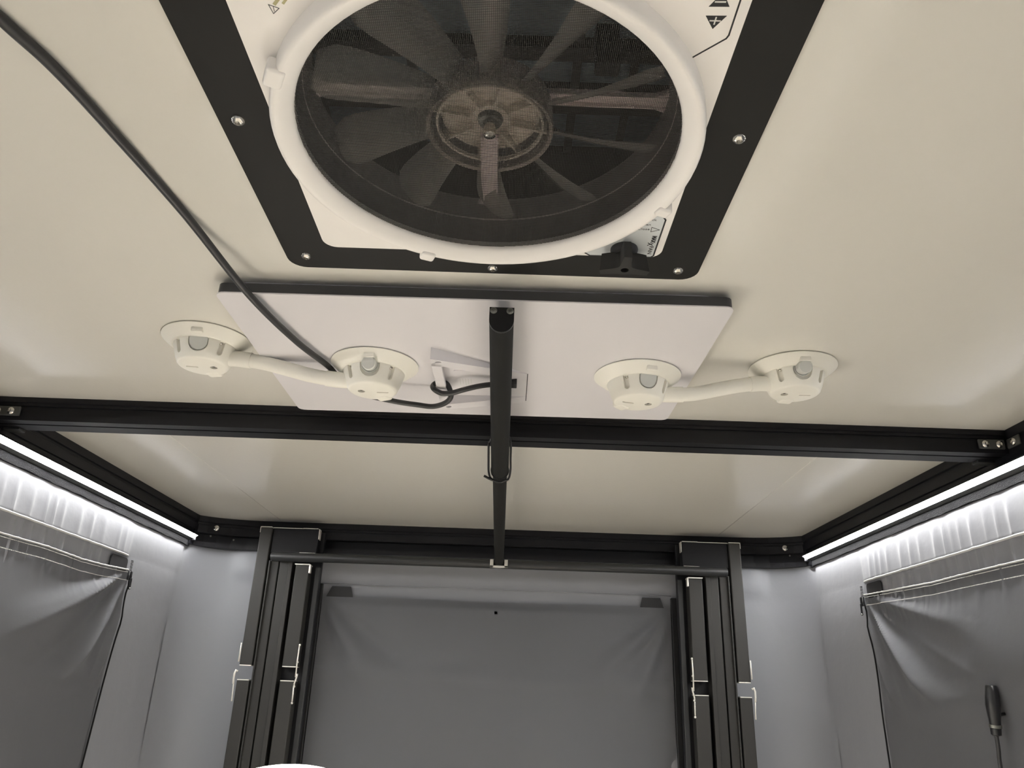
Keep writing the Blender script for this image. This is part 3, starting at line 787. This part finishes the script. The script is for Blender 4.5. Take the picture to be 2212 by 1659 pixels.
# ================================================================== CROSS TUBE AND LIFT POSTS
bm = BM(); lathe(bm, [(0, -.7440), (.0120, -.7440), (.0138, -.7415), (.0138, .6835), (.0120, .6860), (0, .6860)], (0, 2.416, .3690), 24, 'X')
obj('cross_tube', bm, 'tube_black', smooth=True, auto=40, label='round black tube across the back wall between the two lift posts', cat='tube')
def lift_post(s, lab):
    root = empty('lift_post', (mx(s, -.71), 2.46, -1.5), lab, 'lift post', 'folding lift posts on the back wall')
    def bar(nm, x0, x1, y0, y1, z0, z1, m='post_metal', bev=.0025, par=None, **k):
        a, b = sorted((mx(s, x0), mx(s, x1))); t = BM(); box(t, a, b, y0, y1, z0, z1, bev, 2); return obj(nm, t, m, par or root, **k)
    # outer folding bar, in two lengths with a latch gap
    ua = bar('upper_bar', -.7985, -.7610, 2.437, 2.474, .0480, .4640); la = bar('lower_bar', -.7985, -.7610, 2.437, 2.474, -1.5, .0060)
    ud = bar('upper_bar', -.6680, -.6250, 2.430, 2.474, .0480, .3480); ld = bar('lower_bar', -.6680, -.6250, 2.430, 2.474, -1.5, .0070)
    # guide tracks between them
    bar('guide_track', -.7560, -.7270, 2.448, 2.480, -1.5, .3600); bar('guide_track', -.7215, -.6800, 2.440, 2.480, -1.5, .3600)
    bar('track_lip', -.7560, -.7515, 2.438, 2.449, -1.5, .3600, bev=.001); bar('track_lip', -.6930, -.6800, 2.434, 2.441, -1.5, .3600, bev=.001)
    bar('back_plate', -.7600, -.5990, 2.480, 2.500, -1.5, .4600, 'black_metal'); bar('back_flange', -.6150, -.5990, 2.468, 2.481, -1.5, .3480, 'tube_black', .002)
    bar('head_block', -.7600, -.6120, 2.446, 2.481, .3850, .4640, 'black_metal')
    # bare metal cut edges
    for p, z, x0, x1, y0 in ((ua, .0470, -.7975, -.7620, 2.4362), (la, .0062, -.7975, -.7620, 2.4362), (ud, .0470, -.6670, -.6260, 2.4292), (ld, .0072, -.6670, -.6260, 2.4292)):
        bar('cut_edge', x0, x1, y0, 2.472, z - .0006, z + .0022, 'bare_metal', .0004, p)
    hb = bar('head_edge', -.7970, -.7620, 2.436, 2.470, .4640, .4665, 'bare_metal', .0004, ua); bar('head_edge', -.7990, -.7972, 2.4362, 2.470, .4470, .4660, 'bare_metal', .0004, ua)
    bar('head_edge', -.7600, -.6640, 2.4452, 2.470, .4640, .4660, 'bare_metal', .0004); bar('head_edge', -.6640, -.6150, 2.4452, 2.470, .4650, .4668, 'bare_metal', .0004)
    bar('head_edge', -.6120, -.6100, 2.445, 2.470, .4320, .4650, 'bare_metal', .0004)
    bar('head_edge', -.6650, -.6150, 2.4405, 2.447, .3850, .3880, 'bare_metal', .0004)
    bar('cut_edge', -.6700, -.6240, 2.4282, 2.470, .3480, .3515, 'bare_metal', .0004, ud); bar('latch_tab', -.6250, -.6190, 2.427, 2.440, .3230, .3500, 'bare_metal', .0015, ud)
    # hook latches on both sides of the gap
    def strap(nm, pts, r, par):
        t = BM(); tube(t, [(mx(s, x), y, z) for x, y, z in pts], r, 8); obj(nm, t, 'bare_metal', par, smooth=True)
    strap('latch_strap', [(-.8000, 2.434, .1110), (-.8005, 2.434, .0850), (-.8010, 2.434, .0570)], .0022, ua)
    strap('latch_hook', [(-.7985, 2.434, .0300), (-.8040, 2.433, .0330), (-.8070, 2.433, .0240), (-.8070, 2.433, .0080), (-.8055, 2.433, -.0050)], .0032, la)
    strap('latch_strap', [(-.8050, 2.433, -.0050), (-.8035, 2.433, -.0300), (-.8025, 2.433, -.0530)], .0020, la)
    strap('latch_strap', [(-.6222, 2.428, .1090), (-.6232, 2.428, .0620), (-.6222, 2.428, .0190)], .0023, ud)
    strap('latch_hook', [(-.6180, 2.428, .0290), (-.6185, 2.428, .0220), (-.6235, 2.428, .0020), (-.6238, 2.428, -.0060)], .0026, ld)
    strap('latch_strap', [(-.6238, 2.428, -.0060), (-.6232, 2.428, -.0300), (-.6230, 2.428, -.0520)], .0023, ld)
    for x, y, z, p in ((-.6215, 2.427, .110, ud), (-.6215, 2.427, .061, ud), (-.6225, 2.427, -.052, ld), (-.6225, 2.427, -.007, ld)):
        t = BM(); bmesh.ops.create_uvsphere(t, u_segments=10, v_segments=6, radius=.0036, matrix=Matrix.Translation((mx(s, x), y, z))); obj('rivet', t, 'bare_metal', p, smooth=True)
lift_post(-1, 'black folding lift post left of the back window')
lift_post(1, 'black folding lift post right of the back window')

# ================================================================== WINDOWS
def stitch_row(name, pts, par, pitch=.0042, r=.0007, nrm=(1, 0, 0)):
    P = smooth_path(pts, 24); bm = BM(); acc = 0.0; n = Vector(nrm)
    for a, b in zip(P, P[1:]):
        L = (b - a).length; acc += L
        if acc >= pitch:
            acc = 0; d = (b - a).normalized(); c = (a + b) / 2
            x = d; z = n; y = z.cross(x).normalized()
            oriented(bm, lambda t: box(t, -pitch * .36, pitch * .36, -r, r, -r * .8, r * .9), basis(c, x, y, z))
    return obj(name, bm, 'thread', par, kind='stuff')
def side_window(s, nm, lab, X, zipc, hemtop, hembot, tabr, stitch_from):
    root = empty(nm, (X, 1.2, -.5), lab, kind='structure')
    cy, cz = zipc[0]
    def zy(z):                                  # zipper line
        for (y0, z0), (y1, z1) in zip(zipc, zipc[1:]):
            if z <= z0 and z >= z1: return y0 + (y1 - y0) * (z0 - z) / (z0 - z1)
        return zipc[-1][0] if z < zipc[-1][1] else zipc[0][0]
    def lerp(P, y):
        if y <= P[0][0]: return P[0][1]
        for (a, b), (c, d) in zip(P, P[1:]):
            if y <= c: return b + (d - b) * (y - a) / (c - a)
        return P[-1][1]
    def depth(y, z, u):
        dy, dz = cy + .03 - y, hemtop[-1][1] + .01 - z
        r = math.hypot(dy, dz); th = math.atan2(max(dz, 0), max(dy, 1e-4))          # 0 = along hem, pi/2 = down the zip
        amp = .023 * sstep(.02, .20, r) * (1 - sstep(.40, .62, r)) * sstep(-.02, .06, z) * sstep(.10, .40, th) * (1 - .75 * sstep(1.20, 1.5, th))
        f = amp * (1.0 * ridge(th * 6.8 + (.2 if s < 0 else 1.3) + .6 * r) ** 1.2 + .25 * ridge(th * 11.3 + s + r) - .38)
        far = .006 * math.sin(y * 7.5 + z * 5 + s) * sstep(.05, .3, 1 - u if u < 1 else 0) * 1.0
        belly = .013 * sstep(.26, .08, z) * sstep(-.03, .05, z - .03 * math.sin(6 * y)) * sstep(.0, .22, cy - y)
        pl = .0040 * pleat(y * 1.4, s) * (1 - sstep(.012, .10, lerp(hemtop, y) - z)) * sstep(.02, .08, cy - y)
        return .0055 + f + .5 * far + belly + pl
    us = frange(0, 1, .0075); YA = -.9
    zs = frange(0, 1, 1.0)
    rows = [0, .003, .012, .02, .028, .034] + frange(.040, .40, .006) + frange(.43, .85, .035)
    def P(u, k):
        y = YA + (cy - YA) * (1 - (1 - u) ** 1.9) if False else None
        return None
    def pt(u, dz):
        yb = YA + (cy - YA) * (1 - (1 - u) ** 2.2)
        zt = lerp(hemtop, yb); z = zt - dz
        shift = (zy(z) - cy) * sstep(.75, 1, u)
        y = yb + shift
        return (X - s * depth(yb, z, u), y, z)
    us = [i / 300 for i in range(301)]
    bm = grid(us, rows, pt)
    bmesh.ops.solidify(bm, geom=bm.faces[:], thickness=.0012)
    flap = obj('window_flap', bm, 'fabric_grey', root, smooth=True, auto=60)
    # bound top edge and seam piping
    edge = [pt(u, .0) for u in us[80:]]
    bm = BM(); tube(bm, [(x - s * .0012, y, z + .0008) for x, y, z in edge], .0019, 8); obj('flap_edge', bm, 'piping_grey', root, smooth=True)
    seam = [(X - s * (wall_depth(s, y, SEAMZ) + .0010), y, SEAMZ + (.002 * math.sin(y * 9 + s)) * 0) for y in frange(.6, YEND[s] - .004, .02)]
    bm = BM(); tube(bm, seam, .0026, 8); obj('seam_piping', bm, 'piping_grey', root, smooth=True)
    def on_flap(off):
        out = []
        for u in us[140:295:4]:
            x, y, z = pt(u, off); out.append((x - s * .0016, y, z))
        return out
    stitch_row('stitching', on_flap(.0055), root, nrm=(-s, 0, 0)); stitch_row('stitching', on_flap(.0262), root, nrm=(-s, 0, 0))
    # fold line pressed into the flap
    # zipper: tape, teeth at the open end, slider
    line = [(zy(z), z) for z in frange(cz - .012, -.62, .02)]
    def ztape(i, v):
        y, z = line[i]; x0 = pt(1, max(0, cz - z))[0]
        return (x0 - s * (.0035 + .0012 * math.sin(PI * v)), y + .0005 + .0095 * v, z)
    bm = grid(range(len(line)), [0, .25, .5, .75, 1], ztape); bmesh.ops.solidify(bm, geom=bm.faces[:], thickness=.0014)
    zp = obj('zipper', bm, 'zip_black', root, smooth=True, auto=60)
    xs_ = X - s * .012
    for k in range(7):
        z = cz + .0085 + k * .0040
        bm = BM(); box(bm, xs_ - .0018, xs_ + .0018, cy - .0040, cy + .0035, z - .0010, z + .0010); obj('zipper_tooth', bm, 'steel' if k % 2 else 'zip_black', root)
    bm = BM(); box(bm, xs_ - .0045, xs_ + .0035, cy - .0045, cy + .0105, cz - .018, cz + .006, .002); sl = obj('zipper_slider', bm, 'plug_black', root, smooth=True, auto=40)
    bm = BM(); box(bm, xs_ - s * .0055 - .0012, xs_ - s * .0055 + .0012, cy - .0010, cy + .0075, cz - .042, cz - .012, .001); obj('pull_tab', bm, 'plug_black', sl)
    screw('pull_rivet', (xs_ - s * .007, cy + .003, cz - .039), (-s, 0, 0), .0022, sl, 'steel', .001)
    y0, y1, z0, z1 = tabr
    bm = BM(); oriented(bm, lambda t: prism(t, rrect(y0, y1, z0, z1, .010), 0, .002), Matrix(((0, 0, -s, X - s * .0040), (1, 0, 0, 0), (0, 1, 0, 0), (0, 0, 0, 1))))
    obj('hook_patch', bm, 'tab_black', root, label='black fastening patch')
side_window(-1, 'window_1', 'left side window with a sagging grey roll-up flap and black zipper', LEFTX, [(2.094, .262), (2.101, .236), (2.088, .082), (2.064, -.206), (2.04, -.65)],
            [(-.9, .250), (1.20, .262), (1.55, .2625), (1.70, .2640), (1.85, .2600), (1.95, .2625), (2.094, .2705)], None, (1.992, 2.082, .262, .2985), 0)
side_window(1, 'window_2', 'right side window with a creased grey roll-up flap and black zipper', RIGHTX, [(2.106, .262), (2.096, .232), (2.086, .003), (2.083, -.144), (2.08, -.65)],
            [(-.9, .250), (1.20, .256), (1.45, .2590), (1.62, .2600), (1.75, .2600), (1.88, .2650), (2.106, .2725)], None, (2.003, 2.088, .262, .300), 0)
def back_window():
    root = empty('window_3', (-.03, 2.55, -.5), 'back window covered by a grey fabric flap between the lift posts', kind='structure')
    x0, x1, zt = -.600, .531, .2745
    def P(x, dz):
        t = (x - x0) / (x1 - x0); z = zt - dz
        dl = math.hypot(x - x0 + .012, dz + .005); dr = math.hypot(x1 + .012 - x, dz + .005)
        al = math.atan2(dz + .005, x - x0 + .012); ar = math.atan2(dz + .005, x1 + .012 - x)
        f = .022 * sstep(.01, .16, dl) * (1 - sstep(.20, .42, dl)) * math.exp(-((al - .95) / .16) ** 2) - .010 * math.exp(-((al - .62) / .12) ** 2) * sstep(.02, .2, dl) * (1 - sstep(.2, .45, dl))
        f += .020 * sstep(.01, .16, dr) * (1 - sstep(.22, .46, dr)) * (math.exp(-((ar - .75) / .11) ** 2) + .8 * math.exp(-((ar - 1.15) / .10) ** 2))
        f += .0055 * math.sin(6.5 * x + 1) * sstep(.05, .3, dz) + .009 * math.sin(9 * x - 14 * dz) * sstep(.3, .5, dz)
        f += .006 * math.exp(-((dz - .225 - .02 * t) / .022) ** 2)
        g = sstep(0, .035, dz)
        return (x - .010 * sstep(.45, 0, dz) * 0, BACKY - .010 - .003 * g - f - .010 * math.sin(PI * t) * g, z - .006 * math.sin(PI * t) * (1 - g))
    bm = grid(frange(x0, x1, .010), [0, .002, .012, .024, .030, .036] + frange(.045, .55, .012) + frange(.58, .83, .04), P)
    bmesh.ops.solidify(bm, geom=bm.faces[:], thickness=.0012)
    obj('window_flap', bm, 'fabric_grey', root, smooth=True, auto=60)
    for a, b, top in ((-.626, -.603, .308), (.534, .552, .300)):
        bm = BM(); box(bm, a, b, 2.548, 2.562, -.56, top, .002); obj('zipper', bm, 'zip_black', root)
    for a, b, c, d in ((-.589, -.502, -.573, -.512), (.4335, .5104, .441, .500)):
        z0 = .268; z1 = .3010 if a < 0 else .2990
        bm = BM(); oriented(bm, lambda t: prism(t, [(a, z0), (b, z0), (d, z1), (c, z1)], 0, .002), Matrix(((1, 0, 0, 0), (0, 0, 1, 2.5535), (0, 1, 0, 0), (0, 0, 0, 1))))
        obj('hook_patch', bm, 'tab_black', root, label='black fastening patch')
    bm = BM(); tube(bm, [(-.603, 2.5555, .3085), (-.03, 2.5550, .3075), (.536, 2.5555, .3065)], .0014, 8); obj('seam_piping', bm, 'fabric_grey', root, smooth=True)
back_window()

# ================================================================== HANGING CORD ON THE RIGHT
def power_cord():
    root = empty('power_cord', (.945, 1.64, -1.5), 'black cord with an inline plug hanging in front of the right window flap', 'cord')
    X = .942; k = X / .975
    y0 = 1.6257 * k
    def p(t): return (X, y0 + .012 * t, .0420 - .088 * t)
    bm = BM(); tube(bm, [p(t) for t in (0, .02, .10, .25, .40, .55, .70, .80)], [.0085, .0100, .0108, .0125, .0135, .0122, .0105, .0100], 16)
    obj('plug', bm, 'plug_black', root, smooth=True, auto=40)
    bm = BM(); tube(bm, [p(t) for t in (.79, .80, .86, .87)], [.0085, .0112, .0112, .0085], 16); obj('plug_collar', bm, 'dark_steel', root, smooth=True, auto=40)
    bm = BM(); tube(bm, [p(t) for t in (.86, .87, 1.0, 1.02)], [.0070, .0098, .0090, .0060], 16); obj('strain_relief', bm, 'plug_black', root, smooth=True, auto=40)
    a = p(1.0)
    bm = BM(); tube(bm, smooth_path([a, (X, a[1] + .002, -.070), (X + .002, 1.592, -.110), (X + .003, 1.58, -.20), (X, 1.575, -.5), (X - .01, 1.57, -1.0), (X - .02, 1.55, -1.495)], 8), .0036, 10)
    obj('cord', bm, 'rubber_cable', root, smooth=True)
    bm = BM(); tube(bm, [(X + .004, a[1] - .006, -.012), (X + .024, a[1] - .004, -.008)], .003, 8); obj('wall_clip', bm, 'plug_black', root, smooth=True)
power_cord()

# ================================================================== LAMP AND COUNTER BELOW THE FRAME
for s, lab in ((-1, 'warm light strip under the black rail of the left lower wall'), (1, 'warm light strip under the black rail of the right lower wall')):
    x0, x1 = (-1.012, -.972) if s < 0 else (.915, .957)
    root = empty('cabin_light_strip', ((x0 + x1) / 2, .6, -.604), lab, 'light strip', 'light strips in the lower cabin')
    bm = BM(); box(bm, x0, x1, -1.25, 2.3, -.6030, -.6002); obj('diffuser', bm, 'lower_glow', root)
    for xa in (x0 - .002, x1):
        bm = BM(); box(bm, xa, xa + .002, -1.25, 2.3, -.610, -.6002); obj('channel_side', bm, 'black_metal', root)
def lamp():
    root = empty('table_lamp', (-.312, 1.27, -.42), 'bright warm white domed lamp at the bottom edge below the left lift post', 'lamp')
    c = (-.312, 1.27, -.150)
    prof = [(0, .038)] + [(.100 * math.sin(a), .038 * math.cos(a)) for a in [PI / 2 * i / 10 for i in range(1, 11)]] + [(.100, -.215), (.0, -.215)]
    bm = BM(); lathe(bm, prof, c, 48); obj('shade', bm, 'lamp_glow', root, smooth=True, auto=50)
    bm = BM(); lathe(bm, [(0, -.365), (.104, -.365), (.106, -.372), (.106, -.4199), (0, -.4199)], (c[0], c[1], 0), 32); obj('base', bm, 'body_white', root, smooth=True, auto=40)
lamp()
def counter():
    root = empty('galley_counter', (-.70, 1.33, -1.5), 'low wooden counter below the frame carrying the domed lamp', 'counter')
    bm = BM(); box(bm, -.950, -.18, 1.08, 1.58, -.45, -.42, .003); obj('worktop', bm, 'counter_wood', root)
    bm = BM(); box(bm, -.945, -.20, 1.10, 1.56, -1.5, -.45); obj('body', bm, 'body_white', root)
    for x0, x1 in ((-.94, -.58), (-.57, -.21)):
        bm = BM(); box(bm, x0, x1, 1.085, 1.10, -1.44, -.47, .003); d = obj('door', bm, 'body_white', root)
        bm = BM(); tube(bm, [(x1 - .04, 1.075, -.55), (x1 - .04, 1.075, -.68)], .005, 8); obj('handle', bm, 'bare_metal', d, smooth=True)
counter()
